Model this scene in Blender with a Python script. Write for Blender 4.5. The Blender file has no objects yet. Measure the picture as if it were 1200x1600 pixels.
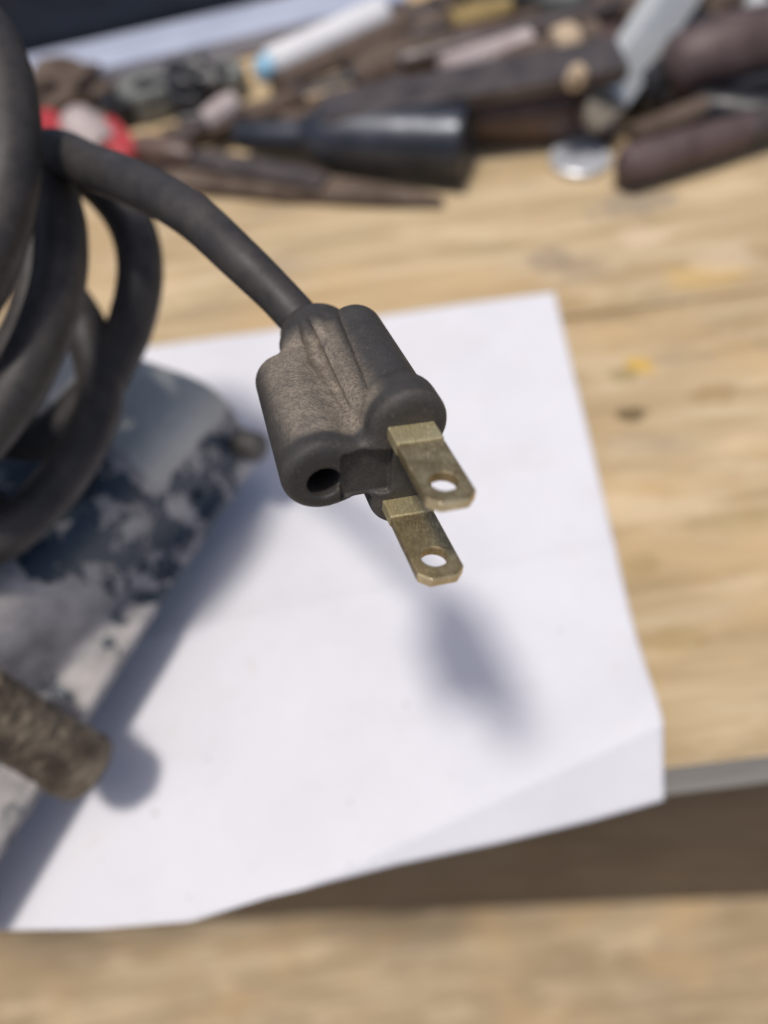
import bpy, bmesh, math, random
import numpy as np
from mathutils import Vector, Matrix, Quaternion

random.seed(7)
sc = bpy.context.scene
MM = 0.001

# ------------------------------------------------------------------ camera, sky, sun, exposure
cam_d = bpy.data.cameras.new("camera")
cam = bpy.data.objects.new("camera", cam_d)
sc.collection.objects.link(cam)
PH, RO = math.radians(56), math.radians(-8)
fwd = Vector((0, math.cos(PH), -math.sin(PH)))
up0 = Vector((0, math.sin(PH), math.cos(PH)))
rx0 = Vector((1, 0, 0))
rx = math.cos(RO) * rx0 + math.sin(RO) * up0
up = -math.sin(RO) * rx0 + math.cos(RO) * up0
cam.matrix_world = Matrix(((rx.x, up.x, -fwd.x, 0), (rx.y, up.y, -fwd.y, 0), (rx.z, up.z, -fwd.z, 0.215), (0, 0, 0, 1)))
cam_d.sensor_fit = 'VERTICAL'
cam_d.sensor_height = 36.0
cam_d.lens = 26.0
cam_d.clip_start = 0.005
cam_d.clip_end = 100.0
cam_d.dof.use_dof = True
cam_d.dof.focus_distance = 0.107
cam_d.dof.aperture_fstop = 7.6
sc.camera = cam

SUN_L = Vector((.165, .095, -1.0)).normalized()          # the way the sunlight travels
world = bpy.data.worlds.new("World")
sc.world = world
world.use_nodes = True
wn = world.node_tree
sky = wn.nodes.new('ShaderNodeTexSky')
sky.sky_type = 'NISHITA'
sky.sun_disc = False
sky.air_density = 0.7
sky.dust_density = 3.0
sky.ozone_density = 0.6
sky.sun_elevation = math.asin(-SUN_L.z)
sky.sun_rotation = math.atan2(-SUN_L.x, -SUN_L.y)
wn.nodes['Background'].inputs['Strength'].default_value = 0.115
wn.links.new(sky.outputs[0], wn.nodes['Background'].inputs['Color'])
sun_d = bpy.data.lights.new("sun", 'SUN')
sun_d.energy = 2.5
sun_d.angle = math.radians(7.5)
sun_d.color = (1.0, 0.95, 0.88)
sun = bpy.data.objects.new("sun", sun_d)
sc.collection.objects.link(sun)
sun.rotation_euler = SUN_L.to_track_quat('-Z', 'Y').to_euler()
sun.location = (-.3, -.2, 1.5)
sc.view_settings.view_transform = 'Standard'
sc.view_settings.look = 'None'
sc.view_settings.exposure = 0.0
sc.view_settings.gamma = 1.0

# ------------------------------------------------------------------ object helpers
def empty(name, loc, label, cat, group=None):
    o = bpy.data.objects.new(name, None)
    o.empty_display_size = 0.005
    sc.collection.objects.link(o)
    o.location = Vector(loc) * MM
    o['label'] = label
    o['category'] = cat
    if group: o['group'] = group
    return o

def origin(o):
    p = Vector((0, 0, 0))
    while o is not None:
        p += o.location
        o = o.parent
    return p

def link(name, me, mats, parent=None, smooth=False, angle=None):
    """me is in world coordinates (metres); it is moved to its parent's frame"""
    if not isinstance(mats, (list, tuple)): mats = [mats]
    for m in mats: me.materials.append(m)
    if parent is not None:
        me.transform(Matrix.Translation(-origin(parent)))
    o = bpy.data.objects.new(name, me)
    sc.collection.objects.link(o)
    o.parent = parent
    if smooth:
        me.polygons.foreach_set('use_smooth', [True] * len(me.polygons))
        if angle: me.set_sharp_from_angle(angle=math.radians(angle))
    return o

def tag(o, label, cat, group=None):
    o['label'] = label; o['category'] = cat
    if group: o['group'] = group
    return o

def structure(o):
    o['kind'] = 'structure'
    return o

def mesh_from(verts, faces, scale=MM, recalc=True):
    me = bpy.data.meshes.new("mesh")
    me.from_pydata([tuple(Vector(v) * scale) for v in verts], [], faces)
    if recalc:
        bm = bmesh.new(); bm.from_mesh(me)
        bmesh.ops.recalc_face_normals(bm, faces=bm.faces)
        bm.to_mesh(me); bm.free()
    return me

def frame(d, hint=(0, 0, 1)):
    d = Vector(d).normalized()
    h = Vector(hint)
    if abs(d.dot(h)) > .98: h = Vector((1, 0, 0))
    s = d.cross(h).normalized()
    return d, s, s.cross(d).normalized()

def catmull(pts, n):
    pts = [Vector(p) for p in pts]
    P = [pts[0] * 2 - pts[1]] + pts + [pts[-1] * 2 - pts[-2]]
    out = []
    for i in range(1, len(P) - 2):
        p0, p1, p2, p3 = P[i-1], P[i], P[i+1], P[i+2]
        for k in range(n):
            t = k / n
            out.append(.5 * ((2*p1) + (p2-p0)*t + (2*p0-5*p1+4*p2-p3)*t*t + (3*p1-p0-3*p2+p3)*t**3))
    out.append(P[-2])
    return out

def tube_mesh(path, rad, seg=16, flat=1.0, hint=(0, 0, 1)):
    """rad: a number or a function of 0..1"""
    path = [Vector(p) for p in path]
    n = len(path)
    vs, fs = [], []
    d, s, u = frame(path[1] - path[0], hint)
    for i, p in enumerate(path):
        t = (path[min(i+1, n-1)] - path[max(i-1, 0)]).normalized()
        s = (s - t * s.dot(t)).normalized()
        u = s.cross(t)
        r = rad(i / (n - 1)) if callable(rad) else rad
        for k in range(seg):
            a = 2 * math.pi * k / seg
            vs.append(p + s * (r * math.cos(a)) + u * (r * flat * math.sin(a)))
    for i in range(n - 1):
        for k in range(seg):
            a, b = i*seg + k, i*seg + (k+1) % seg
            fs.append((a, b, b + seg, a + seg))
    vs.append(path[0]); vs.append(path[-1])
    for k in range(seg):
        fs.append((len(vs)-2, (k+1) % seg, k))
        fs.append((len(vs)-1, (n-1)*seg + k, (n-1)*seg + (k+1) % seg))
    return mesh_from(vs, fs)

def lathe_mesh(p0, p1, prof, seg=28, flat=1.0, hint=(0, 0, 1)):
    """prof: (t along p0-p1, radius mm) pairs, closed at both ends"""
    p0, p1 = Vector(p0), Vector(p1)
    d, s, u = frame(p1 - p0, hint)
    vs, fs = [], []
    for t, r in prof:
        c = p0.lerp(p1, t)
        for k in range(seg):
            a = 2 * math.pi * k / seg
            vs.append(c + s * (r * math.cos(a)) + u * (r * flat * math.sin(a)))
    n = len(prof)
    for i in range(n - 1):
        for k in range(seg):
            a, b = i*seg + k, i*seg + (k+1) % seg
            fs.append((a, b, b + seg, a + seg))
    vs.append(p0.lerp(p1, prof[0][0])); vs.append(p0.lerp(p1, prof[-1][0]))
    for k in range(seg):
        fs.append((len(vs)-2, (k+1) % seg, k))
        fs.append((len(vs)-1, (n-1)*seg + k, (n-1)*seg + (k+1) % seg))
    return mesh_from(vs, fs)

def bar_mesh(p0, p1, sections, hint=(0, 0, 1), bev=.6):
    """sections: (t, width, thickness); a bevelled bar from p0 to p1"""
    p0, p1 = Vector(p0), Vector(p1)
    d, s, u = frame(p1 - p0, hint)
    vs, fs = [], []
    for t, w, h in sections:
        c = p0.lerp(p1, t)
        for a, b in ((-1, -1), (1, -1), (1, 1), (-1, 1)):
            vs.append(c + s * (a * w / 2) + u * (b * h / 2))
    n = len(sections)
    for i in range(n - 1):
        for k in range(4):
            a, b = i*4 + k, i*4 + (k+1) % 4
            fs.append((a, b, b + 4, a + 4))
    fs.append((3, 2, 1, 0)); m = (n-1)*4
    fs.append((m, m+1, m+2, m+3))
    me = mesh_from(vs, fs)
    if bev:
        bm = bmesh.new(); bm.from_mesh(me)
        bmesh.ops.bevel(bm, geom=list(bm.edges), offset=bev*MM, segments=2, affect='EDGES', profile=.5, clamp_overlap=True)
        bm.to_mesh(me); bm.free()
    return me

def box_mesh(lo, hi, bev=.0, rot=0, about=None):
    c = [(lo[i] + hi[i]) / 2 for i in range(3)]
    vs = [(x, y, z) for x in (lo[0], hi[0]) for y in (lo[1], hi[1]) for z in (lo[2], hi[2])]
    fs = [(0,1,3,2), (4,6,7,5), (0,4,5,1), (2,3,7,6), (0,2,6,4), (1,5,7,3)]
    me = mesh_from(vs, fs)
    bm = bmesh.new(); bm.from_mesh(me)
    if bev: bmesh.ops.bevel(bm, geom=list(bm.edges), offset=bev*MM, segments=2, affect='EDGES', profile=.5)
    if rot:
        ctr = Vector(about if about else c) * MM
        bmesh.ops.rotate(bm, verts=bm.verts, cent=ctr, matrix=Matrix.Rotation(rot, 3, 'Z'))
    bm.to_mesh(me); bm.free()
    return me

def above(p, h):
    return (p[0], p[1], p[2] + h)

def blob_mesh(c, r, amp=.25, sub=3, freq=1.3, seed=0):
    from mathutils import noise
    bm = bmesh.new()
    bmesh.ops.create_icosphere(bm, subdivisions=sub, radius=1)
    for v in bm.verts:
        k = 1 + amp * noise.noise(v.co * freq + Vector((seed*3.1, seed, 0)))
        v.co = Vector((c[0] + v.co.x*r[0]*k, c[1] + v.co.y*r[1]*k, c[2] + v.co.z*r[2]*k)) * MM
    me = bpy.data.meshes.new("mesh"); bm.to_mesh(me); bm.free()
    return me

# ---- signed distance fields turned into one smooth surface (surface nets)
def smin(a, b, k):
    h = np.clip(.5 + .5 * (b - a) / k, 0, 1)
    return b * (1 - h) + a * h - k * h * (1 - h)
def smax(a, b, k): return -smin(-a, -b, k)

def surface_net(f, lo, hi, step):
    ax = [np.arange(lo[i], hi[i] + step, step) for i in range(3)]
    X, Y, Z = np.meshgrid(*ax, indexing='ij')
    D = f(X, Y, Z)
    nx, ny, nz = D.shape
    corners = [(i, j, k) for i in (0, 1) for j in (0, 1) for k in (0, 1)]
    cv = {c: D[c[0]:nx-1+c[0], c[1]:ny-1+c[1], c[2]:nz-1+c[2]] for c in corners}
    inside = sum((cv[c] < 0).astype(int) for c in corners)
    act = (inside > 0) & (inside < 8)
    idx = -np.ones(act.shape, int)
    cells = np.argwhere(act)
    idx[act] = np.arange(len(cells))
    acc = np.zeros((len(cells), 3)); cnt = np.zeros(len(cells))
    for a in corners:
        for dim in range(3):
            if a[dim]: continue
            b = list(a); b[dim] = 1; b = tuple(b)
            va, vb = cv[a][act], cv[b][act]
            m = (va < 0) != (vb < 0)
            t = np.where(m, va / np.where(m, va - vb, 1), 0)
            p = np.array(a, float)[None, :].repeat(len(cells), 0)
            p[:, dim] += t
            acc[m] += p[m]; cnt[m] += 1
    V = (cells + acc / cnt[:, None]) * step + np.array(lo)
    F = []
    for dim in range(3):
        o1, o2 = (dim + 1) % 3, (dim + 2) % 3
        sl = [slice(1, n - 1) for n in D.shape]
        sl[dim] = slice(0, D.shape[dim] - 1)
        s2 = list(sl); s2[dim] = slice(1, D.shape[dim])
        A, B = D[tuple(sl)], D[tuple(s2)]
        base = np.argwhere((A < 0) != (B < 0)) + np.array([s.start for s in sl])
        flip = (A < 0)[(A < 0) != (B < 0)]
        def cell(d1, d2):
            c = base.copy(); c[:, o1] -= d1; c[:, o2] -= d2
            return idx[c[:, 0], c[:, 1], c[:, 2]]
        q = np.stack([cell(1, 1), cell(0, 1), cell(0, 0), cell(1, 0)], 1)
        q[~flip] = q[~flip][:, ::-1]
        F.append(q)
    return V, np.concatenate(F)

# ------------------------------------------------------------------ materials
def new_mat(name):
    m = bpy.data.materials.new(name); m.use_nodes = True
    nt = m.node_tree
    return m, nt, nt.nodes, nt.links, nt.nodes['Principled BSDF']

def nnode(nt, scale, detail=4, rough=.6, stretch=None, dist=0.0, coord='Object'):
    tc = nt.nodes.new('ShaderNodeTexCoord')
    n = nt.nodes.new('ShaderNodeTexNoise')
    n.inputs['Scale'].default_value = scale
    n.inputs['Detail'].default_value = detail
    n.inputs['Roughness'].default_value = rough
    n.inputs['Distortion'].default_value = dist
    if stretch:
        mp = nt.nodes.new('ShaderNodeMapping')
        mp.inputs['Scale'].default_value = stretch
        nt.links.new(tc.outputs[coord], mp.inputs[0]); nt.links.new(mp.outputs[0], n.inputs['Vector'])
    else:
        nt.links.new(tc.outputs[coord], n.inputs['Vector'])
    return n.outputs['Fac']

def ramp(nt, src, stops):
    r = nt.nodes.new('ShaderNodeValToRGB')
    el = r.color_ramp.elements
    while len(el) < len(stops): el.new(.5)
    for e, (p, c) in zip(el, stops):
        e.position = p
        e.color = (*c, 1) if isinstance(c, tuple) else (c, c, c, 1)
    nt.links.new(src, r.inputs[0])
    return r.outputs[0]

def mix(nt, fac, a, b, mode='MIX'):
    m = nt.nodes.new('ShaderNodeMix'); m.data_type = 'RGBA'; m.blend_type = mode
    for sock, v in ((m.inputs['Factor'], fac), (m.inputs['A'], a), (m.inputs['B'], b)):
        if isinstance(v, (int, float)): sock.default_value = v
        elif isinstance(v, tuple): sock.default_value = (*v, 1)
        else: nt.links.new(v, sock)
    return m.outputs['Result']

def math_n(nt, op, a, b=None):
    m = nt.nodes.new('ShaderNodeMath'); m.operation = op
    for s, v in zip(m.inputs, (a, b)):
        if v is None: continue
        if isinstance(v, (int, float)): s.default_value = v
        else: nt.links.new(v, s)
    return m.outputs[0]

def bump(nt, b, h, strength, dist):
    n = nt.nodes.new('ShaderNodeBump')
    n.inputs['Strength'].default_value = strength
    n.inputs['Distance'].default_value = dist
    nt.links.new(h, n.inputs['Height'])
    nt.links.new(n.outputs[0], b.inputs['Normal'])

def plain(name, c1, c2, scale=120, rough=.6, metal=0.0, bmp=.15, bdist=.0004, stretch=None, rough2=None, lo=.35, hi=.65):
    m, nt, N, L, b = new_mat(name)
    f = nnode(nt, scale, 5, .65, stretch)
    L.new(ramp(nt, f, [(lo, c1), (hi, c2)]), b.inputs['Base Color'])
    b.inputs['Metallic'].default_value = metal
    r = nnode(nt, scale * 2.3, 4, .6, stretch)
    L.new(ramp(nt, r, [(.3, max(0, rough - .1)), (.7, min(1, rough2 if rough2 else rough + .1))]), b.inputs['Roughness'])
    bump(nt, b, nnode(nt, scale * 3, 4, .6, stretch), bmp, bdist)
    return m

# bench wood
def wood_mat(name, c_dark, c_mid, c_light, marks=()):
    m, nt, N, L, b = new_mat(name)
    g1 = nnode(nt, 1, 6, .62, (7, 95, 95), .6)
    g2 = nnode(nt, 1, 4, .6, (30, 700, 700), .2)
    big = nnode(nt, 9, 3, .5, (.6, 1.3, 1))
    col = ramp(nt, g1, [(.32, c_dark), (.5, c_mid), (.66, c_light)])
    col = mix(nt, ramp(nt, g2, [(.35, .55), (.65, 0.0)]), col, mix(nt, .5, col, c_dark))
    col = mix(nt, ramp(nt, big, [(.40, 0.0), (.62, .45)]), col, (c_dark[0]*.93, c_dark[1]*.88, c_dark[2]*.85))
    warm = nnode(nt, 16, 4, .6, (.5, 1.1, 1), .4)
    col = mix(nt, ramp(nt, warm, [(.50, 0.0), (.68, .6)]), col, (c_mid[0]*1.12, c_mid[1]*.98, c_mid[2]*.78))
    dirt = nnode(nt, 22, 5, .7, (.5, 1.6, 1))
    col = mix(nt, ramp(nt, dirt, [(.55, 0.0), (.72, .55)]), col, (.30, .24, .18))
    pale = nnode(nt, 30, 4, .65, (.45, 1.5, 1))
    col = mix(nt, ramp(nt, pale, [(.54, 0.0), (.70, .55)]), col, tuple(min(1, c * 1.12) for c in c_light))
    wn_ = nnode(nt, 120, 4, .6)
    tc = N.new('ShaderNodeTexCoord')
    for (pos, rad, c, amt, asp) in marks:               # knots and spilt stains, at their own places on the board
        mp = N.new('ShaderNodeMapping')
        mp.vector_type = 'TEXTURE'
        mp.inputs['Location'].default_value = (pos[0]*MM, pos[1]*MM - .34, .82)
        mp.inputs['Scale'].default_value = (rad*MM*asp, rad*MM, rad*MM*8)
        L.new(tc.outputs['Object'], mp.inputs[0])
        ln = N.new('ShaderNodeVectorMath'); ln.operation = 'LENGTH'
        L.new(mp.outputs[0], ln.inputs[0])
        v = math_n(nt, 'ADD', ln.outputs['Value'], math_n(nt, 'MULTIPLY', math_n(nt, 'SUBTRACT', wn_, .5), 1.6))
        col = mix(nt, ramp(nt, v, [(.55, amt), (1.0, 0.0)]), col, c)
    L.new(col, b.inputs['Base Color'])
    b.inputs['Roughness'].default_value = .7
    b.inputs['Specular IOR Level'].default_value = .25
    bump(nt, b, g1, .25, .0006)
    return m

MARKS = [
    ((106.6, 195.8), 5.5, (.62, .38, .06), .75, 1.4), ((100.2, 193.2), 5, (.22, .17, .06), .55, 1.5),
    ((96.5, 172.7), 4.5, (.10, .07, .03), .8, 1.6), ((88.3, 267.7), 11, (.25, .20, .15), .5, 1.2),
    ((99.5, 259.4), 10, (.27, .21, .15), .45, 1.6), ((135.2, 297.2), 12, (.24, .21, .18), .55, 2.2),
    ((148.8, 243.0), 10, (.62, .40, .12), .45, 2.0), ((130.9, 273.8), 9, (.66, .52, .36), .5, 1.5),
    ((160.6, 252.6), 10, (.66, .53, .38), .5, 2.0), ((106.4, 229.9), 12, (.27, .21, .12), .4, 3.0),
    ((129.8, 177.1), 6, (.30, .20, .08), .5, 2.0), ((80.1, 111.2), 5, (.30, .22, .08), .45, 1.6),
    ((83.3, 83.5), 5, (.34, .25, .10), .4, 2.0), ((115.7, 121.5), 6, (.34, .25, .10), .35, 3.0),
]
WOOD_D, WOOD_M, WOOD_L = (.37, .27, .145), (.54, .41, .245), (.64, .51, .335)
M_wood = wood_mat('bench_pine', WOOD_D, WOOD_M, WOOD_L, MARKS)
M_face = plain('weathered_board_face', (.42, .41, .37), (.62, .60, .55), 60, .8, stretch=(.25, 1, 2), bmp=.4)
M_floor = wood_mat('floor_boards', (.27, .20, .115), (.45, .345, .215), (.58, .455, .30))

def paper_mat():
    m, nt, N, L, b = new_mat('white_paper')
    f = nnode(nt, 30, 5, .6)
    col = ramp(nt, f, [(.3, (.665, .66, .69)), (.7, (.725, .715, .745))])
    sp = nnode(nt, 90, 3, .5)
    col = mix(nt, ramp(nt, sp, [(.66, 0.0), (.76, .30)]), col, (.60, .52, .44))
    tiny = nnode(nt, 420, 2, .4)
    col = mix(nt, ramp(nt, tiny, [(.745, 0.0), (.765, .6)]), col, (.30, .27, .25))
    smg = nnode(nt, 26, 5, .7, (.6, 1.4, 1), .5)
    col = mix(nt, ramp(nt, smg, [(.54, 0.0), (.74, .35)]), col, (.58, .545, .52))
    L.new(col, b.inputs['Base Color'])
    b.inputs['Roughness'].default_value = .75
    b.inputs['Specular IOR Level'].default_value = .2
    bump(nt, b, nnode(nt, 45, 4, .5), .12, .0012)
    return m
M_paper = paper_mat()

def rubber_mat(name, base, dust, attr=None, ribs=0.0, rg=(.45, .68)):
    m, nt, N, L, b = new_mat(name)
    f = nnode(nt, 260, 6, .7)
    fine = nnode(nt, 2600, 3, .6)
    col = ramp(nt, f, [(.3, tuple(c * .75 for c in base)), (.7, tuple(c * 1.35 for c in base))])
    spk = ramp(nt, fine, [(.62, 0.0), (.78, .35)])
    if attr:
        a = N.new('ShaderNodeAttribute'); a.attribute_name = attr
        k = math_n(nt, 'MULTIPLY', a.outputs['Fac'], ramp(nt, nnode(nt, 420, 6, .75), [(.28, .35), (.62, 1.0)]))
        k = math_n(nt, 'MULTIPLY', k, ramp(nt, nnode(nt, 2300, 3, .7), [(.38, .42), (.6, 1.0)]))
        col = mix(nt, k, col, dust)
    else:
        k = ramp(nt, nnode(nt, 90, 6, .7), [(.45, 0.0), (.75, .4)])
        col = mix(nt, k, col, dust)
    col = mix(nt, spk, col, tuple(min(1, c * 1.3) for c in dust))
    L.new(col, b.inputs['Base Color'])
    rr = nnode(nt, 150, 4, .6)
    L.new(ramp(nt, rr, [(.3, rg[0]), (.7, rg[1])]), b.inputs['Roughness'])
    b.inputs['Specular IOR Level'].default_value = .4
    h = fine
    if ribs:
        tc = N.new('ShaderNodeTexCoord'); w = N.new('ShaderNodeTexWave')
        w.wave_type = 'BANDS'; w.bands_direction = 'DIAGONAL'
        w.inputs['Scale'].default_value = 900; w.inputs['Distortion'].default_value = 5.0
        w.inputs['Detail'].default_value = 2
        L.new(tc.outputs['Object'], w.inputs['Vector'])
        h = math_n(nt, 'ADD', math_n(nt, 'MULTIPLY', w.outputs['Fac'], .4), fine)
    bump(nt, b, h, .5 if ribs else .35, .00012)
    return m
M_plug = rubber_mat('plug_rubber', (.034, .032, .031), (.31, .255, .195), 'dust', 1.0)
M_cord = rubber_mat('cord_rubber', (.030, .027, .0265), (.125, .105, .09), rg=(.46, .66))

def brass_mat(name, c1, c2, rough, edge=None):
    m, nt, N, L, b = new_mat(name)
    f = nnode(nt, 380, 6, .7)
    s = nnode(nt, 1, 5, .7, (3200, 260, 3200))
    col = ramp(nt, f, [(.3, c1), (.68, c2)])
    col = mix(nt, ramp(nt, s, [(.45, 0.0), (.7, .5)]), col, tuple(c * .55 for c in c1))
    L.new(col, b.inputs['Base Color'])
    sc_ = nnode(nt, 1, 2, .5, (5200, 150, 5200), .3)
    col = mix(nt, ramp(nt, sc_, [(.60, 0.0), (.66, .55)]), col, tuple(min(1, c * 1.7) for c in c2))
    tn = nnode(nt, 170, 4, .6)
    col = mix(nt, ramp(nt, tn, [(.50, 0.0), (.70, .5)]), col, (c1[0] * .62, c1[1] * .52, c1[2] * .42))
    L.new(col, b.inputs['Base Color'])
    b.inputs['Metallic'].default_value = .75
    L.new(ramp(nt, f, [(.3, rough + .12), (.7, rough - .08)]), b.inputs['Roughness'])
    bump(nt, b, s, .25, .00006)
    return m
M_brass = brass_mat('worn_brass', (.22, .165, .085), (.56, .45, .25), .40)
M_brass_clean = brass_mat('dull_brass', (.50, .42, .23), (.70, .60, .36), .5)
M_brass_glint = brass_mat('brass_glint', (.66, .54, .31), (.95, .84, .56), .38)  # lighter brass that carries the glint of the blade edges in its colour

def chipped_mat():
    m, nt, N, L, b = new_mat('chipped_paint')
    a = N.new('ShaderNodeAttribute'); a.attribute_name = 'wear'       # how much paint is left, from the shape of the casting
    n1 = nnode(nt, 125, 6, .62, (1, 1, .65), .45)
    n2 = nnode(nt, 330, 5, .65)
    v = math_n(nt, 'ADD', math_n(nt, 'MULTIPLY', n1, 1.0), math_n(nt, 'MULTIPLY', math_n(nt, 'SUBTRACT', n2, .5), .20))
    v = math_n(nt, 'ADD', v, math_n(nt, 'MULTIPLY', math_n(nt, 'SUBTRACT', a.outputs['Fac'], .5), .55))
    bare = ramp(nt, v, [(.500, 0.0), (.520, 1.0)])
    rim = ramp(nt, v, [(.490, 0.0), (.508, 1.0), (.535, 0.0)])
    navy = ramp(nt, nnode(nt, 130, 4, .6), [(.3, (.014, .026, .042)), (.7, (.036, .058, .084))])
    grey = ramp(nt, nnode(nt, 70, 5, .6), [(.36, (.20, .19, .19)), (.64, (.46, .43, .42))])
    col = mix(nt, bare, navy, grey)
    col = mix(nt, math_n(nt, 'MULTIPLY', rim, .55), col, (.66, .62, .60))
    topc = ramp(nt, nnode(nt, 60, 4, .6), [(.3, (.46, .455, .41)), (.7, (.56, .555, .51))])
    tv = math_n(nt, 'ADD', a.outputs['Fac'], math_n(nt, 'MULTIPLY', math_n(nt, 'SUBTRACT', n1, .5), .6))
    col = mix(nt, ramp(nt, tv, [(.86, 0.0), (.92, 1.0)]), col, topc)
    L.new(col, b.inputs['Base Color'])
    L.new(ramp(nt, bare, [(0, .34), (1, .60)]), b.inputs['Roughness'])
    bump(nt, b, math_n(nt, 'SUBTRACT', n2, math_n(nt, 'MULTIPLY', bare, 2.0)), .8, .0006)
    return m
M_chip = chipped_mat()
M_rust = plain('rusty_steel', (.060, .042, .028), (.23, .185, .13), 95, .7, .25, .8, .0007, lo=.40, hi=.62)
M_bolt = plain('dark_bolt', (.045, .04, .036), (.11, .10, .09), 200, .6, .2)
M_black = plain('black_paint', (.016, .016, .018), (.03, .03, .034), 60, .40, .0, .08)
M_gunmetal = plain('blued_steel', (.05, .055, .065), (.085, .09, .105), 60, .38, .75, .06)
M_disc = plain('satin_metal', (.62, .65, .70), (.80, .82, .86), 150, .42, .55, .05)
M_steel = plain('bright_steel', (.45, .46, .48), (.70, .71, .73), 150, .3, .9, .1)
M_dsteel = plain('dark_steel', (.062, .050, .047), (.135, .112, .105), 80, .5, .45, .3)
M_brown = plain('brown_wood_handle', (.055, .030, .022), (.13, .080, .060), 60, .42, 0, .15, stretch=(.4, 2, 2))
M_maroon = plain('maroon_grip', (.065, .040, .038), (.12, .082, .078), 60, .6)
M_rustbrown = plain('rust_brown', (.075, .050, .036), (.17, .125, .095), 70, .8, .1, .5)
M_tan = plain('tan_scrap', (.42, .31, .20), (.60, .47, .33), 60, .8)
M_dulltan = plain('dull_tan', (.17, .145, .11), (.28, .24, .19), 60, .8)
M_yellow = plain('old_yellow_brass', (.24, .17, .06), (.40, .29, .12), 80, .5, .3)
M_white = plain('white_plastic', (.74, .73, .73), (.86, .85, .85), 40, .5)
M_palegrey = plain('pale_grey_metal', (.46, .48, .48), (.56, .58, .58), 20, .4, .1, .05)
M_ltblue = plain('light_blue_plastic', (.26, .50, .68), (.42, .66, .82), 60, .35)
M_red = plain('red_plastic', (.34, .022, .026), (.50, .055, .06), 60, .4)
M_tape = plain('pale_tape', (.36, .29, .28), (.52, .45, .43), 60, .6)
M_ggrey = plain('greenish_grey_metal', (.16, .17, .155), (.28, .29, .265), 90, .6, .3, .4)
M_slab = plain('pale_blue_board', (.37, .41, .53), (.46, .50, .62), 25, .6)
M_bin = plain('dark_navy_plastic', (.020, .026, .036), (.034, .042, .055), 40, .5)
M_wall = plain('dark_wall', (.035, .036, .034), (.06, .06, .055), 12, .9)
M_ground = plain('concrete', (.22, .21, .20), (.30, .29, .27), 4, .9)

# ------------------------------------------------------------------ ground, floor, wall
structure(link('ground', box_mesh((-6000, -6000, -870), (6000, 6000, -840)), M_ground))
structure(link('floor', box_mesh((-1800, -1200, -834), (1800, 1200, -820)), M_floor))
structure(link('wall', box_mesh((-1500, 640, -819), (1500, 700, 45)), M_wall))

# ------------------------------------------------------------------ workbench: boards, rail, legs
bench = empty('workbench', (0, 340, -820), 'pine workbench of wide stained boards under the white paper', 'workbench')
edges = [47.5, 228, 412, 600]
for i in range(3):
    y0, y1 = edges[i] + (0 if i == 0 else .3), edges[i+1] - .3
    me = box_mesh((-700, y0, -38 - i*.0), (800, y1, -i*.6))
    bm = bmesh.new(); bm.from_mesh(me)
    bmesh.ops.subdivide_edges(bm, edges=[e for e in bm.edges if abs(e.verts[0].co.x - e.verts[1].co.x) > .1], cuts=180, use_grid_fill=True)
    rnd = random.Random(i)
    from mathutils import noise as mnoise
    for v in bm.verts:                                   # worn, slightly wavy arrises
        w = mnoise.noise(Vector((v.co.x * 14, i * 7.3, v.co.z * 30)))
        v.co.y += .0009 * w
    bmesh.ops.bevel(bm, geom=[e for e in bm.edges if len(e.link_faces) == 2 and e.calc_face_angle(0) > 1.0 and abs(e.verts[0].co.x - e.verts[1].co.x) > .004], offset=.0012, segments=2, affect='EDGES')
    for f in bm.faces:
        f.material_index = 1 if (abs(f.normal.z) < .5 and i == 0 and f.normal.y < -.3) else 0
    bm.to_mesh(me); bm.free()
    link('plank', me, [M_wood, M_face], bench)
M_shade = wood_mat('shade_brown', (.10, .075, .05), (.165, .125, .085), (.22, .17, .12))  # brown darkened to stand for shade below the bench edge
link('shade_panel', box_mesh((-560, 98, -812), (560, 112, -38.3), 1.5, math.radians(-5)), M_shade, bench)  # dark panel added in place of the soft shade under the bench edge
link('rail', box_mesh((-690, 590, -76), (790, 598, -38.2)), M_face, bench)
for x, y in ((-640, 210), (740, 160), (-600, 540), (740, 540)):
    link('leg', box_mesh((x - 40, y - 40, -820), (x + 40, y + 40, -38.3), 2), M_wood, bench)

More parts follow.
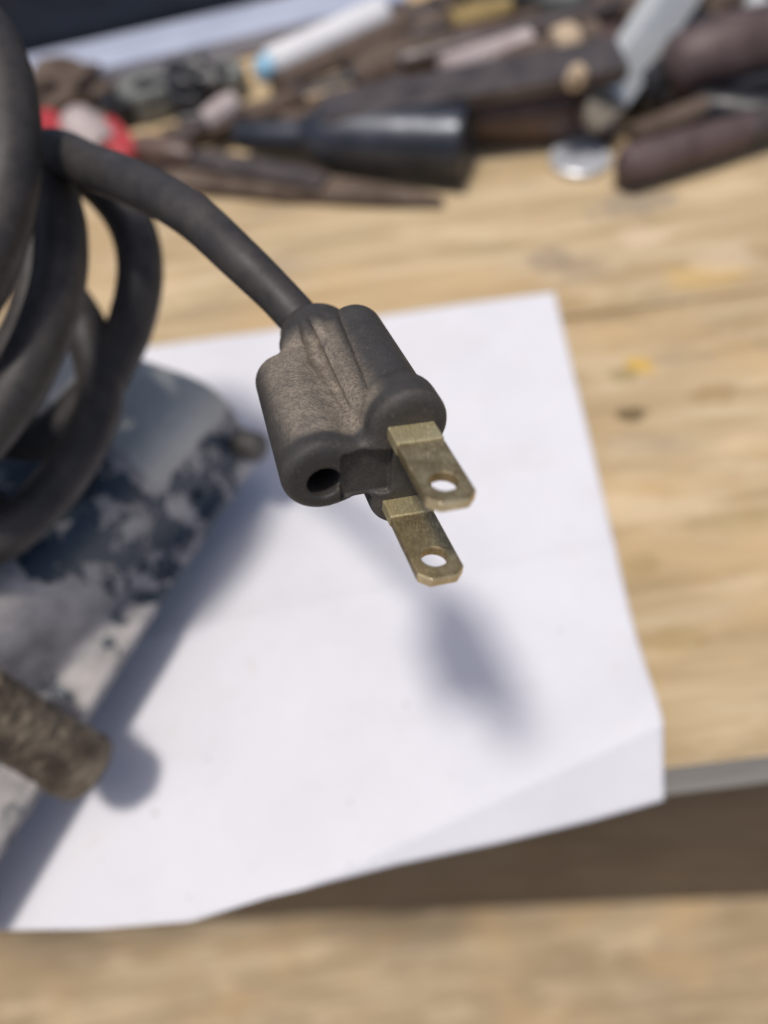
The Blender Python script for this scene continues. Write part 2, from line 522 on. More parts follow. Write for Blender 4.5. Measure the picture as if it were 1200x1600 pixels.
# ------------------------------------------------------------------ paper sheet, its front corner bent down over the board's edge
def make_paper():
    TL, TR = Vector((-195, 246)), Vector((84.7, 243.8))
    BL = Vector((-148.9, 33.0))
    bot = [Vector(p) for p in ((-148.9, 33.0), (-115.7, 30.1), (-89.8, 27.2), (-64.4, 25.9), (-44.1, 29.0))]
    c0, c1 = Vector((-40.7, 28.9)), Vector((59.2, 55.5))      # crease
    cd = (c1 - c0).normalized(); cn = Vector((cd.y, -cd.x))
    ang = math.radians(34)
    for g0, g1 in (((-9.7, 32.4), (-10.1, 33.9)), ((18.1, 34.1), (19.0, 35.7)), ((44.7, 36.6), (46.8, 38.3)), ((64.1, 39.0), (67.1, 40.8))):
        g0, g1 = Vector(g0), Vector(g1)
        p = g0.copy()
        for _ in range(12):                               # where a point of the flat sheet has to lie to end up there once bent
            s_ = max(0, (p - c0).dot(cn))
            k_ = max(0, min(1.25, (p - c0).dot(cd) / (c1 - c0).length))
            zf = .5 + 5.0 * k_ ** 2.0 - s_ * math.sin(ang)
            p = g0 + (g1 - g0) * (-zf / 10) + cn * s_ * (1 - math.cos(ang))
        bot.append(p)
    seg = [0]
    for a, b_ in zip(bot, bot[1:]): seg.append(seg[-1] + (b_ - a).length)
    def at_bot(u):
        s = u * seg[-1]
        for i in range(len(bot) - 1):
            if s <= seg[i+1] + 1e-6:
                return bot[i].lerp(bot[i+1], (s - seg[i]) / (seg[i+1] - seg[i]))
        return bot[-1]
    NU, NV = 170, 150
    cd = (c1 - c0).normalized(); cn = Vector((cd.y, -cd.x))
    f0, f1 = Vector((-83.6, 108.1)), Vector((-20.7, 112.0))
    fd = (f1 - f0).normalized(); fn = Vector((fd.y, -fd.x))
    vs, fs = [], []
    for j in range(NV + 1):
        for i in range(NU + 1):
            u, v = i / NU, j / NV
            p = TL.lerp(TR, u).lerp(at_bot(u), v)
            z = .5 + .8 * mnoise.noise(Vector((p.x * .018, p.y * .018, 3))) + .35
            z += 1.1 * math.exp(-abs((p - f0).dot(fn)) / 3.5) * (1 if (p - f0).dot(fd) > -10 else .6)
            s = (p - c0).dot(cn)
            k = max(0, min(1.25, (p - c0).dot(cd) / (c1 - c0).length))
            z = max(z, .35) + 5.0 * k ** 2.0 * math.exp(-(min(s, 0) / 17) ** 2)
            if s > 0:
                t = min(s / 1.3, 1)                       # a short rounded bend
                a = ang * t
                p = p - cn * (s * (1 - math.cos(a)))
                z -= s * math.sin(a)
            if p.y > 47.0: z = max(z, .4)
            vs.append((p.x, p.y, z))
    for j in range(NV):
        for i in range(NU):
            a = j * (NU + 1) + i
            fs.append((a, a + 1, a + NU + 2, a + NU + 1))
    me = mesh_from(vs, fs)
    o = link('paper_sheet', me, M_paper, None, True)
    md = o.modifiers.new('thickness', 'SOLIDIFY'); md.thickness = .00012; md.offset = -1
    return tag(o, 'white sheet of paper lying under the plug with one corner bent over the bench edge', 'paper')
make_paper()

# ------------------------------------------------------------------ old tool with chipped paint at the left
UD, ND, E0 = Vector((.494, .87, 0)), Vector((.87, -.494, 0)), Vector((-40, 162, 0))
def TW(s, o, z): return E0 - UD * s + ND * o + Vector((0, 0, z))
def tool_sdf(S, O, Z):
    def plane(p1, p2, p3):
        p1, p2, p3 = map(np.array, (p1, p2, p3))
        n = np.cross(p2 - p1, p3 - p1).astype(float); n /= np.linalg.norm(n)
        if n[1] < 0: n = -n
        return (S - p1[0]) * n[0] + (O - p1[1]) * n[1] + (Z - p1[2]) * n[2]
    wall = plane((-2, 1.0, 22), (104, -15, 22), (-2, -1.5, 50))
    top = (Z - 60) + .05 * (-O) * 0 + np.maximum(0, (10 - S)) ** 2 * .012 + np.maximum(0, 30 + O) * .10
    far = -S - 5 + (Z - 20) * .12
    # the far end is round in plan
    cx, cy, R = 26.0, -34.0, 35.0
    rnd = np.where(S < cx, np.sqrt((S - cx) ** 2 + np.minimum(O - cy, 0) ** 2) - R + 2, -50)
    body = smax(smax(wall, top, 11), smax(far, rnd, 6), 10)
    body = smax(body, O * 0 + (-O - 125), 10)
    body = smax(body, S - 215, 10)
    body = smax(body, 20 - Z, 2)
    q = np.stack([np.abs(S - 104) - 104.5, np.abs(O + 62) - 61.5, np.abs(Z - 21.6) - 1.6], 0)
    fl = np.linalg.norm(np.maximum(q, 0), axis=0) + np.minimum(q.max(0), 0) - .5
    d = smin(body, fl, 5)
    base = np.maximum.reduce([np.abs(S - 108) - 92, np.abs(O + 68) - 50, np.abs(Z - 11) - 11.5])
    d = smin(d, base, 1.5)
    # a ridge that runs down the wall
    rg = np.sqrt((O + 10 + S * .13 - (Z - 30) * -.15) ** 2 + (Z - 33 + S * .02) ** 2) - 3.2
    rg = np.maximum(rg, np.maximum(-S + 18, S - 140))
    d = smin(d, rg, 7)
    hole = np.maximum(np.sqrt((S - 27) ** 2 + (Z - 30.5) ** 2) - 1.9, -(O + 14))
    d = np.maximum(d, -hole)
    return d
V, F = surface_net(tool_sdf, (-14, -132, -2.0), (222, 8, 68), 1.35)
wear = np.clip(1.05 - .9 * np.abs(V[:, 2] - 34) / 26, 0, 1) * 0
tz = np.clip((V[:, 2] - 44) / 6, 0, 1)
nearfar = np.clip((40 - V[:, 0] + (V[:, 1] + 20) * .25) / 14, 0, 1)
wear = .475 + tz * (nearfar * 1.2 - .16 * (1 - nearfar)) + np.clip((V[:, 0] - 74) / 30, 0, .27)
wear = wear + .35 * np.exp(-((V[:, 0] - 84) / 14) ** 2 - ((V[:, 1] + 12) / 9) ** 2)
rgd = np.exp(-((V[:, 1] + 10 + V[:, 0] * .13) ** 2 + (V[:, 2] - 35) ** 2) / 30)
wear = np.clip(wear + .55 * rgd, -.5, 2)
wear = np.where(V[:, 0] > 48, np.minimum(wear, .74), wear)
wear = np.where((V[:, 0] > 48) & (V[:, 2] < 27), np.minimum(wear, .66), wear)  # flange held to more navy, darkened in place of the shade there
Vw = [tuple(TW(*v)) for v in V]
tool = empty('old_tool', TW(100, -60, 0), 'old tool housing with chipped navy and bare grey paint under the coiled cord', 'tool')
me = mesh_from(Vw, F.tolist(), recalc=False)
at = me.attributes.new('wear', 'FLOAT', 'POINT'); at.data.foreach_set('value', wear.astype(np.float32))
bm = bmesh.new(); bm.from_mesh(me); bmesh.ops.recalc_face_normals(bm, faces=bm.faces); bm.to_mesh(me); bm.free()
link('housing', me, M_chip, tool, True)
# dark round bolt at the far corner
link('bolt', lathe_mesh(TW(5.5, -8, 33), TW(5.5, 8.5, 33), [(0, 3), (.45, 3), (.46, 4.9), (.8, 5.1), (.93, 4.6), (1, 3.4)], 24), M_bolt, tool, True, 40)
# rusty pin
pin0, pin1 = Vector((-102.7, 72.5, 52.0)), Vector((-85.6, 61.5, 23.0))
link('pin', lathe_mesh(pin0, pin1, [(i / 60, 8.5 + (.5 if i > 44 else 0) + .25 * math.sin(i * 1.9) * (8 < i < 40)) for i in range(58)] + [(.975, 8.7), (1, 7.6)], 56), M_rust, tool, True, 60)
for v in tool.children[-1].data.vertices:                  # pitted, eaten surface
    q = v.co * 1000
    v.co += (v.co - Vector((0, 0, 0))).normalized() * 0 + Vector((mnoise.noise(q * .5), mnoise.noise(q * .55 + Vector((9, 0, 0))), mnoise.noise(q * .55 + Vector((0, 9, 0))))) * .0006
# upright post that carries the coil
link('post', lathe_mesh((-108, 118, 55), (-108, 118, 150), [(0, 14), (.08, 11), (.9, 10.5), (.97, 10), (1, 8)], 28), M_black, tool, True, 40)

# ------------------------------------------------------------------ power cord with moulded plug
KO = Vector((3.975, 61.982, 133.489))
KM = Matrix(((-0.96612, -0.15404, 0.20708), (-0.16409, -0.25273, -0.95352), (0.19922, -0.95520, 0.21889)))
def K(b, a, n): return KO + KM @ Vector((b, a, n))
path_pts = [(-172.8, 165.3, 67.2), (-149.5, 132.1, 68.9), (-122.1, 104.4, 68.3), (-97.8, 102.4, 71.8), (-84.8, 108.6, 73.6), (-73.4, 121.1, 77.2), (-67.2, 134.5, 81.4), (-67.2, 146.8, 87.2),
            (-72.1, 159.0, 93.1), (-80.1, 167.9, 99.1), (-92.5, 170.4, 103.2), (-112.8, 159.5, 105.4), (-121.3, 132.4, 101.7), (-105.9, 107.6, 97.0),
            (-86.9, 105.6, 100.5), (-76.1, 114.6, 104.2), (-69.0, 124.8, 108.6), (-64.5, 136.4, 112.8), (-62.8, 147.8, 116.8), (-63.9, 159.2, 120.9), (-69.9, 169.5, 124.3),
            (-81.2, 176.1, 126.3), (-101.0, 164.8, 125.9), (-108.1, 137.3, 124.2), (-104.8, 120.7, 117.9), (-94.5, 117.7, 103.8), (-87.3, 131.3, 96.1), (-80.4, 146.5, 96.7), (-76.7, 161.2, 101.8), (-77.4, 175.0, 108.7), (-82.1, 183.1, 116.6),
            (-92.2, 180.6, 124.5), (-102.8, 159.4, 129.5), (-110.2, 144.5, 120.5), (-94.3, 122.9, 119.1), (-78.1, 120.9, 122.9), (-69.9, 130.7, 128.3), (-65.8, 142.3, 133.4),
            (-63.8, 154.8, 139.3), (-65.2, 169.2, 145.1), (-71.4, 183.2, 149.2), (-86.6, 196.3, 150.2), (-109.2, 190.2, 147.9), (-133.8, 180.3, 124.4), (-135.8, 167.7, 96.5),
            (-112.2, 145.4, 76.7), (-87.1, 133.5, 73.5), (-70.9, 138.6, 79.3), (-62.6, 145.6, 85.2), (-56.6, 152.6, 91.2), (-52.7, 160.9, 97.9), (-52.7, 169.7, 103.9), (-56.6, 177.6, 109.2),
            (-64.5, 185.1, 113.1), (-77.9, 188.5, 115.4), (-93.6, 185.0, 115.4), (-113.4, 174.4, 113.1), (-121.8, 162.1, 104.8), (-110.2, 170.3, 98.3), (-89.9, 180.0, 114.5), (-65.8, 171.7, 125.8),
            (-50.1, 153.7, 130.5), (-36.9, 137.4, 134.0), (-27.1, 123.5, 136.1), (-18.9, 110.7, 135.3), (-13.0, 103.0, 132.5)]
cord_root = empty('power_cord', path_pts[0], 'black rubber power cord coiled at the left ending in the plug with two brass blades', 'power cord')
nk = [K(5.6, -3.2, -36.5), K(5.0, -2.8, -31)]
curve = catmull(path_pts + [tuple(v) for v in nk], 14)
link('cord', tube_mesh(curve, lambda t: 5.75 - 2.2 * max(0, min(1, (t - .86) / .11)), 20), M_cord, cord_root, True)

def plug_sdf(B, A, N):
    def cap(b, a, r, n0, n1, rr=1.5, eb=1.0):
        rad = np.sqrt(((B - b) * eb) ** 2 + (A - a) ** 2) - r
        ax = np.maximum(n0 - N, N - n1)
        return smax(rad, ax, rr)
    d_up = cap(0, -6.2, 4.75, -29.5, 0, 2.2)
    d_fl = cap(-.15, -6.3, 5.4, -6.0, 0, 1.6)
    d_lo = cap(0, 6.3, 4.75, -29, 0, 2.0)
    rg = 4.7 + (N + 27) / 27 * 1.1
    gr = smax(np.sqrt((B - 11.7) ** 2 + ((A + .2) * 1.03) ** 2) - rg, np.maximum(-27.5 - N, N - .4), 2.0)
    def box(b0, b1, a0, a1, n0, n1, r):
        q = np.stack([np.maximum(b0 - B, B - b1), np.maximum(a0 - A, A - a1), np.maximum(n0 - N, N - n1)], 0) + r
        return np.linalg.norm(np.maximum(q, 0), axis=0) + np.minimum(q.max(0), 0) - r
    web1 = box(-3.6, 3.6, -7, 7, -29, -.2, 1)
    web2 = box(0, 12, -4.3, 4.4, -28, -.1, 1)
    d = smin(d_up, d_lo, 1.0)
    d = smin(d, web1, 1.2)
    d = smin(d, d_fl, 1.5)
    g = smin(gr, web2, 1.0)
    # sloping ridge from the neck down towards the face
    def seg(p, q, r0, r1):
        p, q = np.array(p, float), np.array(q, float)
        v = q - p
        t = np.clip(((B - p[0]) * v[0] + (A - p[1]) * v[1] + (N - p[2]) * v[2]) / (v @ v), 0, 1)
        return np.sqrt((B - p[0] - t*v[0]) ** 2 + (A - p[1] - t*v[1]) ** 2 + (N - p[2] - t*v[2]) ** 2) - (r0 + t * (r1 - r0))
    ridge = seg((4.5, -5.3, -31), (5.0, -3.7, -2), 2.1, 1.25)
    ridge2 = seg((8.6, -3.2, -31), (11, -3.0, -18), 2.6, 1.5)
    g = smin(g, smin(ridge, ridge2, 1.4), 1.6)
    d = smin(d, g, 1.4)
    neck = smax(np.sqrt(((B - 4.3) / 1.16) ** 2 + (A + 2.6) ** 2) - 5.3, np.maximum(-37.5 - N, N + 27), 2.2)
    d = smin(d, neck, 2.0)
    notch = 99 + 0 * smax(np.sqrt((B - 4.0) ** 2 + (A + 8.2) ** 2) - 1.6, np.maximum(-38 - N, N + 30), 1)
    d = smax(d, -notch, 1.2)
    groove = np.minimum(seg((7.6, -7.9, -32.5), (7.0, -5.1, -23), .9, 1.35), seg((7.0, -5.1, -23), (6.2, -4.7, -9), 1.35, .55))
    d = smax(d, -groove, .4)
    valley = seg((3.7, -9.0, -31), (4.0, -7.4, -6), 1.3, .9)
    d = smax(d, -valley, .9)
    # front: hollow for the missing earth pin, shallow recess beside it
    hole = np.maximum(np.sqrt((B - 11.7) ** 2 + (A - .5) ** 2) - 2.35, -(N + 15))
    d = smax(d, -hole, .35)
    rec = box(2.2, 9.4, -3.6, 4.0, -.75, 3, .3)
    d = smax(d, -rec, .3)
    return d
V, F = surface_net(plug_sdf, (-8, -14, -40), (20, 14, 2.5), .30)
pb, pa, pn = V[:, 0], V[:, 1], V[:, 2]
top_side = 1 / (1 + np.exp((pa + 1.2) * 1.6))
inb = 1 / (1 + np.exp(-(pb - 3.3) * 2.2))
lenw = 1 / (1 + np.exp(-(pn + 29.5) * 1.2)) * 1 / (1 + np.exp((pn + 3.1) * 3.5))
side = 1 / (1 + np.exp((pb - 15.6) * 2.0))
dust = top_side * inb * lenw * side * .95
dust = np.maximum(dust, .16 * (pn > -.9) * (pb < 10))
dust = np.maximum(dust, .05)
me = mesh_from([tuple(K(*v)) for v in V], F.tolist(), recalc=False)
at = me.attributes.new('dust', 'FLOAT', 'POINT'); at.data.foreach_set('value', dust.astype(np.float32))
bm = bmesh.new(); bm.from_mesh(me); bmesh.ops.recalc_face_normals(bm, faces=bm.faces); bm.to_mesh(me); bm.free()
plug = link('plug_body', me, M_plug, cord_root, True)

def blade_mesh(a0, n0, n1, w, th, hole_n=None, hole_r=1.75, chamfer=1.35, bev=.24):
    """flat blade in the plug's own frame, width along B, thickness along A"""
    h = w / 2
    out = []
    if chamfer:
        outline = [(-h, n0), (h, n0), (h, n1 - chamfer), (h - chamfer, n1), (-h + chamfer, n1), (-h, n1 - chamfer)]
    else:
        outline = [(-h, n0), (h, n0), (h, n1), (-h, n1)]
    bm = bmesh.new()
    layers = []
    if hole_n is None:
        for z in (a0 - th/2, a0 + th/2):
            layers.append([bm.verts.new(K(x, z, n) * MM) for x, n in outline])
        k = len(outline)
        for i in range(k):
            bm.faces.new((layers[0][i], layers[0][(i+1) % k], layers[1][(i+1) % k], layers[1][i]))
        bm.faces.new(layers[0]); bm.faces.new(layers[1][::-1])
    else:
        # outer ring points: outline corners plus rays from the hole's centre
        S = 32
        angs = [2 * math.pi * i / S for i in range(S)]
        angs += [math.atan2(n - hole_n, x) % (2 * math.pi) for x, n in outline]
        angs = sorted(set(round(a, 6) for a in angs))
        def hit(a):
            dx, dn = math.cos(a), math.sin(a)
            best = None
            for (x0, m0), (x1, m1) in zip(outline, outline[1:] + outline[:1]):
                ex, en = x1 - x0, m1 - m0
                det = dx * -en + ex * dn
                if abs(det) < 1e-9: continue
                t = (x0 * -en + ex * (m0 - hole_n)) / det
                s = (dx * (m0 - hole_n) - dn * x0) / det
                if t > 0 and -1e-6 <= s <= 1 + 1e-6 and (best is None or t < best): best = t
            return dx * best, hole_n + dn * best
        rings = []
        for z in (a0 - th/2, a0 + th/2):
            rings.append(([bm.verts.new(K(*(lambda p: (p[0], z, p[1]))(hit(a))) * MM) for a in angs],
                          [bm.verts.new(K(hole_r * math.cos(a), z, hole_n + hole_r * math.sin(a)) * MM) for a in angs]))
        k = len(angs)
        for i in range(k):
            j = (i + 1) % k
            (o0, i0), (o1, i1) = rings
            bm.faces.new((o0[i], o0[j], i0[j], i0[i]))
            bm.faces.new((o1[i], i1[i], i1[j], o1[j]))
            bm.faces.new((o0[i], o1[i], o1[j], o0[j]))
            bm.faces.new((i0[i], i0[j], i1[j], i1[i]))
    bmesh.ops.recalc_face_normals(bm, faces=bm.faces)
    es = [e for e in bm.edges if len(e.link_faces) == 2 and e.calc_face_angle(0) > .6]
    bmesh.ops.bevel(bm, geom=es, offset=bev * MM, segments=2, affect='EDGES', profile=.5, clamp_overlap=True)
    axn = KM @ Vector((0, 0, 1))
    tipp = K(0, a0, n1) * MM
    for f in bm.faces:                                   # brighter brass on tip and chamfers, their highlight put into the colour
        c = f.calc_center_median()
        if abs(f.normal.dot(KM @ Vector((0, 1, 0)))) < .9 and (c - tipp).dot(axn) > -1.5 * MM and f.normal.dot(axn) > .12:
            f.material_index = 1
    me = bpy.data.meshes.new("mesh"); bm.to_mesh(me); bm.free()
    return me
for a0, lab, step in ((-6.3, 'upper brass blade with a highlight coloured into its tip', 4.2), (6.3, 'lower brass blade, dull and browned', 3.9)):
    bl = link('blade', blade_mesh(a0, -6, 16.4, 6.35, 1.5, 12.5), [M_brass, M_brass_glint], cord_root)
    bl['label'] = lab
    link('blade_base', blade_mesh(a0, -4, step, 6.5, 1.9, None, chamfer=0, bev=.22), M_brass_clean, bl)

# ------------------------------------------------------------------ the pile of tools at the back of the bench
def G3(p): return Vector(p)

# black cylinder with a bright rim
t = empty('cylinder_handle', (13.7, 379.5, 0.0), 'thick glossy black cylinder with a bright rim at its right end', 'tool handle')
p0, p1 = Vector((-47.6, 381.7, 12.0)), Vector((63.2, 337.0, 17.0))
link('body', lathe_mesh(p0, p1, [(.30, 8), (.34, 11), (.40, 15.6), (.46, 16.3), (.96, 16.6), (.985, 16.2)], 40), M_gunmetal, t, True, 40)
link('neck', lathe_mesh(p0, p1, [(0, 6.4), (.02, 7.2), (.2, 8.0), (.31, 8.6)], 28), M_gunmetal, t, True, 40)
link('end_face', lathe_mesh(p0, p1, [(.97, 13.9), (.998, 13.9), (.999, 3)], 32), M_black, t, True, 30)
link('rim', lathe_mesh(p0, p1, [(.988, 15.2), (.99, 16.9), (1.0, 17.0), (1.006, 16.2), (1.006, 14.2), (1.0, 14)], 40), M_gunmetal, t, True, 30)

# brown round handle behind it
t = empty('brown_handle_tool', (93.1, 400.8, 0.0), 'fat brown wooden tool handle with a rounded end behind the black cylinder', 'tool handle')
p0, p1 = Vector((1.9, 378.7, 14.0)), Vector((126.2, 360.1, 16.0))
link('handle', lathe_mesh(p0, p1, [(.34, 9), (.37, 12), (.44, 14.5), (.7, 15.8), (.9, 16.2), (.96, 14.5), (.99, 10), (1, 4)], 36), M_brown, t, True, 50)
link('ferrule', lathe_mesh(p0, p1, [(.30, 8), (.305, 8.8), (.355, 8.9), (.36, 8)], 28), M_dsteel, t, True, 40)
link('shank', lathe_mesh(p0, p1, [(0, 4), (.02, 4.5), (.31, 5)], 20), M_dsteel, t, True, 40)

# flat steel bar over the handle
t = tag(link('flat_bar', bar_mesh((-3.8, 364.5, 27.0), (140.6, 356.6, 36.0), [(0, 14, 4), (.03, 26, 6), (.97, 30, 7), (1, 26, 6)]), M_dsteel),
        'long flat dark steel bar lying across the top of the brown handle', 'steel bar')
# file at the very front
t = empty('flat_file', (-41.3, 360.2, 0.0), 'long flat brown file at the front of the pile tapering to the right', 'file')
p0, p1 = Vector((-111.3, 381.5, 4.0)), Vector((48.4, 315.2, 3.0))
link('blade', bar_mesh(p0, p1, [(.16, 24, 5), (.55, 20, 5), (.85, 12, 4), (1, 4, 2)], bev=.5), M_rustbrown, t)
link('tang', bar_mesh(p0, p1, [(0, 4, 3), (.17, 12, 4)], bev=.4), M_dsteel, t)
# grey chisel between file and cylinder
t = empty('grey_chisel', (-65.0, 387.0, 0.0), 'narrow grey chisel blade lying between the flat file and the black cylinder', 'chisel')
p0, p1 = Vector((-101.5, 388.6, 9.0)), Vector((-6.9, 337.2, 8.0))
link('blade', bar_mesh(p0, p1, [(.3, 12, 4), (.9, 14, 4), (1, 14, 1)], bev=.4), M_dsteel, t)
link('handle', lathe_mesh(p0, p1, [(0, 3), (.02, 7), (.15, 8.4), (.28, 7), (.32, 5)], 24), M_brown, t, True, 50)

# pale strip propped across the pile on the right
t = empty('propped_strip', (140.4, 374.8, 0.0), 'pale grey metal strip with a worn tan tip propped up across the pile', 'metal strip')
p0, p1 = Vector((122.0, 336.4, 18.0)), Vector((222.2, 461.6, 43.9))
link('strip', bar_mesh(p0, p1, [(.13, 18, 7), (.18, 20, 12), (1, 22, 20)], hint=(.75, -.45, .6), bev=.9), M_palegrey, t)
link('tip', bar_mesh(p0, p1, [(0, 10, 5), (.05, 17, 7), (.135, 21, 7.4)], hint=(.5, -.5, .9), bev=1.2), M_dulltan, t)

# dark pliers handle at the front right
t = empty('pliers', (167.9, 331.2, 0.0), 'dark grey pliers with a rounded handle end at the front right of the pile', 'pliers')
pp = catmull([(129.2, 311.2, 9.0), (144.1, 313.3, 10.0), (163.4, 317.6, 11.0), (183.5, 322.5, 11.0), (201.6, 328.7, 10.0)], 8)
link('handle', tube_mesh(pp, lambda x: 9.8 * min(1, (x / .10 + .08) ** .5) * (1 - .22 * x), 20), M_maroon, t, True)
pp = catmull([(194.0, 326.0, 11.0), (212.7, 331.3, 12.0), (241.2, 342.8, 12.0)], 8)
link('jaw', tube_mesh(pp, lambda x: 8.6, 16, .8), M_dsteel, t, True)
pp = catmull([(176.2, 349.1, 10.0), (189.0, 345.5, 11.0), (204.4, 336.6, 11.0), (222.0, 334.7, 12.0)], 8)
link('handle', tube_mesh(pp, lambda x: 9 * min(1, (x / .10 + .08) ** .5), 20), M_black, t, True)

# maroon handle behind, black wheel
t = empty('maroon_handle_tool', (218.2, 415.5, 0.0), 'dull maroon round handle at the far right behind the pliers', 'tool handle')
p0, p1 = Vector((167.0, 365.1, 24.0)), Vector((258.4, 373.5, 34.0))
link('handle', lathe_mesh(p0, p1, [(0, 5), (.02, 11), (.06, 14), (.3, 16), (.6, 15), (.66, 10)], 30), M_maroon, t, True, 50)
link('ferrule', lathe_mesh(p0, p1, [(.65, 9), (.66, 10.5), (.74, 10.5), (.75, 6)], 24), M_dsteel, t, True, 40)
t = empty('rubber_wheel', (215.6, 380.7, 0.0), 'black rubber wheel lying under the maroon handle', 'wheel')
link('tyre', lathe_mesh((211.2, 371.2, 2.0), above((211.2, 371.2, 2.0), 20), [(0, 14), (.1, 21), (.3, 23), (.7, 23), (.9, 21), (1, 15), (.9, 10)], 40), M_black, t, True, 40)
link('hub', lathe_mesh((210.2, 369.5, 3.0), above((210.2, 369.5, 3.0), 21), [(0, 10.4), (.95, 10), (1, 8)], 24), M_dsteel, t, True, 40)

# shiny disc
t = tag(link('metal_disc', lathe_mesh((119.9, 336.1, 0.2), above((119.9, 336.1, 0.2), 3), [(0, 13), (.1, 14.8), (.8, 15.0), (1, 14.2), (.85, 12.8), (.83, 1)], 44), M_disc, None, True, 30),
        'small bright round metal disc reflecting the sky beside the pliers handle', 'metal disc')

# white strip with light blue cap
t = empty('white_tube', (1.0, 495.3, 0.0), 'white plastic tube with a light blue cap lying at the back', 'tube')
p0, p1 = Vector((-33.4, 436.8, 16.0)), Vector((40.3, 478.8, 18.0))
link('tube', lathe_mesh(p0, p1, [(.07, 7), (.085, 9.3), (.97, 9.6), (1, 8)], 28), M_white, t, True, 40)
link('cap', lathe_mesh(p0, p1, [(-.03, 4), (-.02, 6), (.03, 6.6), (.06, 7.6), (.07, 7.4)], 24), M_ltblue, t, True, 40)

# red plastic clamp with a taped grip
t = empty('red_clamp', (-134.2, 420.7, -0.0), 'small red plastic clamp wrapped in pale tape beside the cord coil', 'clamp')
link('jaw', bar_mesh((-157.1, 417.9, 12.0), (-130.7, 392.6, 11.0), [(0, 20, 16), (1, 18, 14)], bev=2.5), M_red, t)
link('jaw', bar_mesh((-120.2, 400.6, 12.0), (-102.3, 379.6, 8.0), [(0, 18, 18), (1, 14, 10)], bev=2.5), M_red, t)
link('tape', lathe_mesh((-134.6, 411.6, 15.0), (-116.4, 385.3, 11.0), [(0, 8), (.1, 11), (.5, 12), (.9, 10.5), (1, 8)], 24), M_tape, t, True, 50)

# nuts and lumps
def nut(name, p, r, h, m, label, hole=.45, rot=0.0):
    p = Vector(p)
    bm = bmesh.new()
    ring = []
    for z, rr in ((0, r), (h, r), (h, r * hole), (0, r * hole)):
        ring.append([bm.verts.new((p + Vector((rr * math.cos(math.pi/3*k + rot), rr * math.sin(math.pi/3*k + rot), z))) * MM) for k in range(6)])
    for a in range(4):
        for k in range(6):
            j = (k + 1) % 6
            bm.faces.new((ring[a][k], ring[a][j], ring[(a+1) % 4][j], ring[(a+1) % 4][k]))
    bmesh.ops.recalc_face_normals(bm, faces=bm.faces)
    bmesh.ops.bevel(bm, geom=list(bm.edges), offset=.8 * MM, segments=2, affect='EDGES')
    me = bpy.data.meshes.new("mesh"); bm.to_mesh(me); bm.free()
    return tag(link(name, me, m), label, 'nut')
nut('hex_nut', (-99.4, 444.2, 0.2), 17, 15, M_ggrey, 'large greenish grey hex nut in front of the pale blue board', rot=.3)
nut('hex_nut', (-115.0, 439.1, 0.2), 13, 12, M_black, 'black hex nut to the left of the greenish grey nut', rot=.9)
nut('hex_nut', (-56.5, 452.1, 0.2), 14, 13, M_ggrey, 'dull grey hex nut right of the large greenish one by the white tube', rot=.1)
def lump(name, p, r, m, label, cat, seed):
    p = Vector(p)
    return tag(link(name, blob_mesh((p.x, p.y, r[2] * .86), r, .55, 4, 1.9, seed), m, None, True), label, cat)
lump('rag', (-154.7, 462.4, 0.0), (30, 17, 12), M_rustbrown, 'crumpled dark brown rag behind the red clamp', 'rag', 4)
lump('rag', (-75.2, 446.7, 0.0), (20, 14, 11), M_black, 'wadded black cloth between the grey nuts', 'cloth', 5)

# rods and scraps in the heap
def rod(name, p0, p1, r, m, label, cat, end=None, endmat=None, endname='end'):
    t = empty(name, (Vector(p0) + Vector(p1)) / 2, label, cat)
    link('shaft', lathe_mesh(p0, p1, [(0, r * .7), (.02, r), (.97, r), (1, r * .7)], 18), m, t, True, 40)
    if end:
        link(endname, lathe_mesh(p0, p1, end, 22), endmat, t, True, 40)
    return t
rod('steel_rod', (-27.2, 429.7, 9.0), (54.9, 478.1, 11.0), 9, M_rustbrown, 'thick dark brown rod lying just below the white tube', 'rod')
rod('screwdriver', (-87.2, 379.6, 10.0), (-46.0, 404.3, 18.0), 3.2, M_dsteel, 'thin screwdriver with a tan handle slanting up to the right near the red clamp', 'screwdriver', [(.55, 3), (.57, 6), (.8, 7), (.97, 6), (1, 3)], M_tape, 'handle')
rod('steel_rod', (40.8, 424.2, 16.0), (174.1, 443.2, 20.0), 5.5, M_dsteel, 'long thin dark grey rod crossing the heap behind the flat bar', 'rod')
rod('wooden_dowel', (59.2, 384.6, 28.0), (108.4, 401.6, 28.0), 7, M_tape, 'short pale brown dowel on top of the heap', 'dowel')
rod('punch', (-25.3, 392.0, 8.0), (44.8, 403.5, 12.0), 6, M_rustbrown, 'rusty brown punch behind the black cylinder', 'punch', [(.8, 6), (.82, 8), (.98, 8), (1, 5)], M_dsteel, 'head')
rod('screwdriver', (52.5, 460.2, 12.0), (114.9, 473.9, 14.0), 4, M_dsteel, 'screwdriver with a yellow handle at the back of the heap', 'screwdriver', [(.38, 4), (.41, 8), (.7, 9), (.96, 8), (1, 4)], M_yellow, 'handle')
rod('chisel', (85.8, 387.0, 24.0), (141.6, 396.8, 30.0), 7, M_rustbrown, 'dark chisel with a light tan handle end right of the dowel', 'chisel', [(.55, 6), (.58, 9), (.75, 9.5), (.8, 7)], M_tan, 'handle')
rod('steel_rod', (141.7, 434.5, 18.0), (193.0, 477.3, 24.0), 5, M_rustbrown, 'short rusty rod at the back beside the propped strip', 'rod')
rod('iron_pipe', (155.6, 362.3, 14.0), (205.7, 414.8, 18.0), 10, M_black, 'black iron pipe between the propped strip and the maroon handle', 'pipe')
rod('steel_rod', (144.3, 337.4, 8.0), (188.6, 347.1, 14.0), 6, M_rustbrown, 'rust brown rod under the propped strip behind the pliers', 'rod')
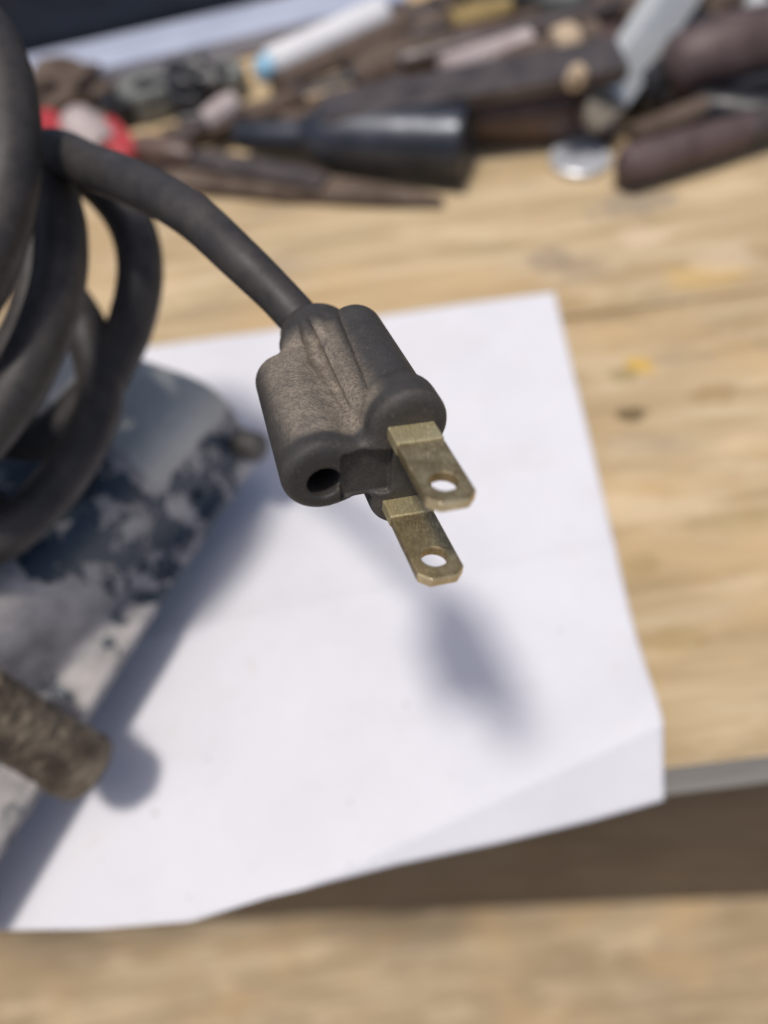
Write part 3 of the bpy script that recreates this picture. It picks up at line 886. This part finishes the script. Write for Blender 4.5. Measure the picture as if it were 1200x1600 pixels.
rod('bolt', (111.5, 334.5, 40.0), (138.7, 392.1, 30.0), 2.6, M_dsteel, 'small tan headed bolt at the right end of the brown handle', 'bolt', [(0, 3), (.02, 4.6), (.16, 4.6), (.18, 2.6)], M_tan, 'head')
rod('steel_rod', (223.1, 425.2, 30.0), (230.9, 353.8, 26.0), 6, M_palegrey, 'bright grey rod in the top right corner', 'rod')
tag(link('wood_scrap', box_mesh(tuple(Vector((-1.7, 428.1, 0.0)) + Vector((-20, -9, .3))), tuple(Vector((-1.7, 428.1, 0.0)) + Vector((16, 10, 9))), 1.2, .25), M_tan), 'pale tan wood scrap behind the black cylinder', 'wood scrap')
tag(link('leather_scrap', box_mesh(tuple(Vector((78.2, 480.6, 0.0)) + Vector((-70, -30, .3))), tuple(Vector((78.2, 480.6, 0.0)) + Vector((60, 30, 13))), 5, .3), M_rustbrown), 'thick brown leather scrap under the heap of rods', 'leather scrap')
tag(link('leather_scrap', box_mesh(tuple(Vector((137.0, 435.3, 0.0)) + Vector((-60, -26, .3))), tuple(Vector((137.0, 435.3, 0.0)) + Vector((60, 30, 16))), 5, .1), M_maroon), 'dark reddish leather scrap under the rods near the propped strip', 'leather scrap')
lump('rag', (225.9, 436.2, 0.0), (60, 34, 22), M_rustbrown, 'heaped dark rag behind the maroon handle', 'rag', 9)
lump('rag', (144.2, 494.8, 0.0), (60, 26, 24), M_ggrey, 'dull greenish rag at the back behind the heap of rods', 'rag', 12)

heap = [
    ((19.4, 431.5, 6.0), (81.9, 457.4, 6.0), 7, M_rustbrown, 'dark brown rod in the middle of the heap left of the dowel'),
    ((-19.3, 421.5, 5.0), (19.6, 430.9, 9.0), 5, M_black, 'thin black rod between the white tube and the tan scrap'),
    ((-44.4, 406.0, 6.0), (-13.5, 420.9, 8.0), 6, M_rustbrown, 'short brown rod left of the tan scrap'),
    ((109.6, 447.7, 10.0), (160.7, 461.1, 12.0), 8, M_black, 'black rod at the back of the heap behind the tan chisel handle'),
    ((39.5, 479.8, 6.0), (76.6, 494.2, 8.0), 8, M_dsteel, 'dark rod at the right end of the white tube'),
    ((-89.6, 401.6, 6.0), (-51.1, 402.0, 7.0), 5, M_rustbrown, 'rusty rod beside the thin screwdriver'),
    ((-81.9, 417.8, 5.0), (-39.0, 413.9, 6.0), 4, M_black, 'thin black rod in front of the wadded black cloth'),
    ((101.0, 360.1, 5.0), (140.8, 350.9, 6.0), 6, M_dsteel, 'dark rod just behind the bright metal disc'),
    ((151.9, 391.3, 10.0), (176.7, 364.6, 10.0), 7, M_black, 'short black rod under the propped strip'),
    ((174.7, 414.0, 16.0), (212.1, 416.7, 22.0), 7, M_rustbrown, 'rust brown rod right of the propped strip at the back'),
]
for p0, p1, r_, m_, lab in heap:
    rod('steel_rod', p0, p1, r_, m_, lab, 'rod', [(.9, r_), (.91, r_ * 1.35), (.99, r_ * 1.35), (1, r_)], M_dsteel, 'collar')

# pale board and dark bin at the back
bd = tag(link('board', box_mesh((-420, 0, .3), (0, 40, 12), 1.2), M_slab), 'pale blue board lying at the back behind the tool pile', 'board')
bd.location = Vector((59.3, 514.2, 0.0)) * MM
bd.rotation_euler = (0, 0, math.radians(11.2))
bn = empty('storage_bin', (59.3, 514.2, 0.0), 'dark navy storage bin standing behind the pale blue board', 'bin')
bx = Vector((59.3, 514.2, 0.0))
link('body', box_mesh((bx.x - 460, bx.y + 46, .2), (bx.x - 10, bx.y + 126, 52), 4), M_bin, bn)
link('rim', box_mesh((bx.x - 466, bx.y + 42, 46), (bx.x - 4, bx.y + 132, 55), 2), M_bin, bn)
bn.rotation_euler = (0, 0, math.radians(11.2))
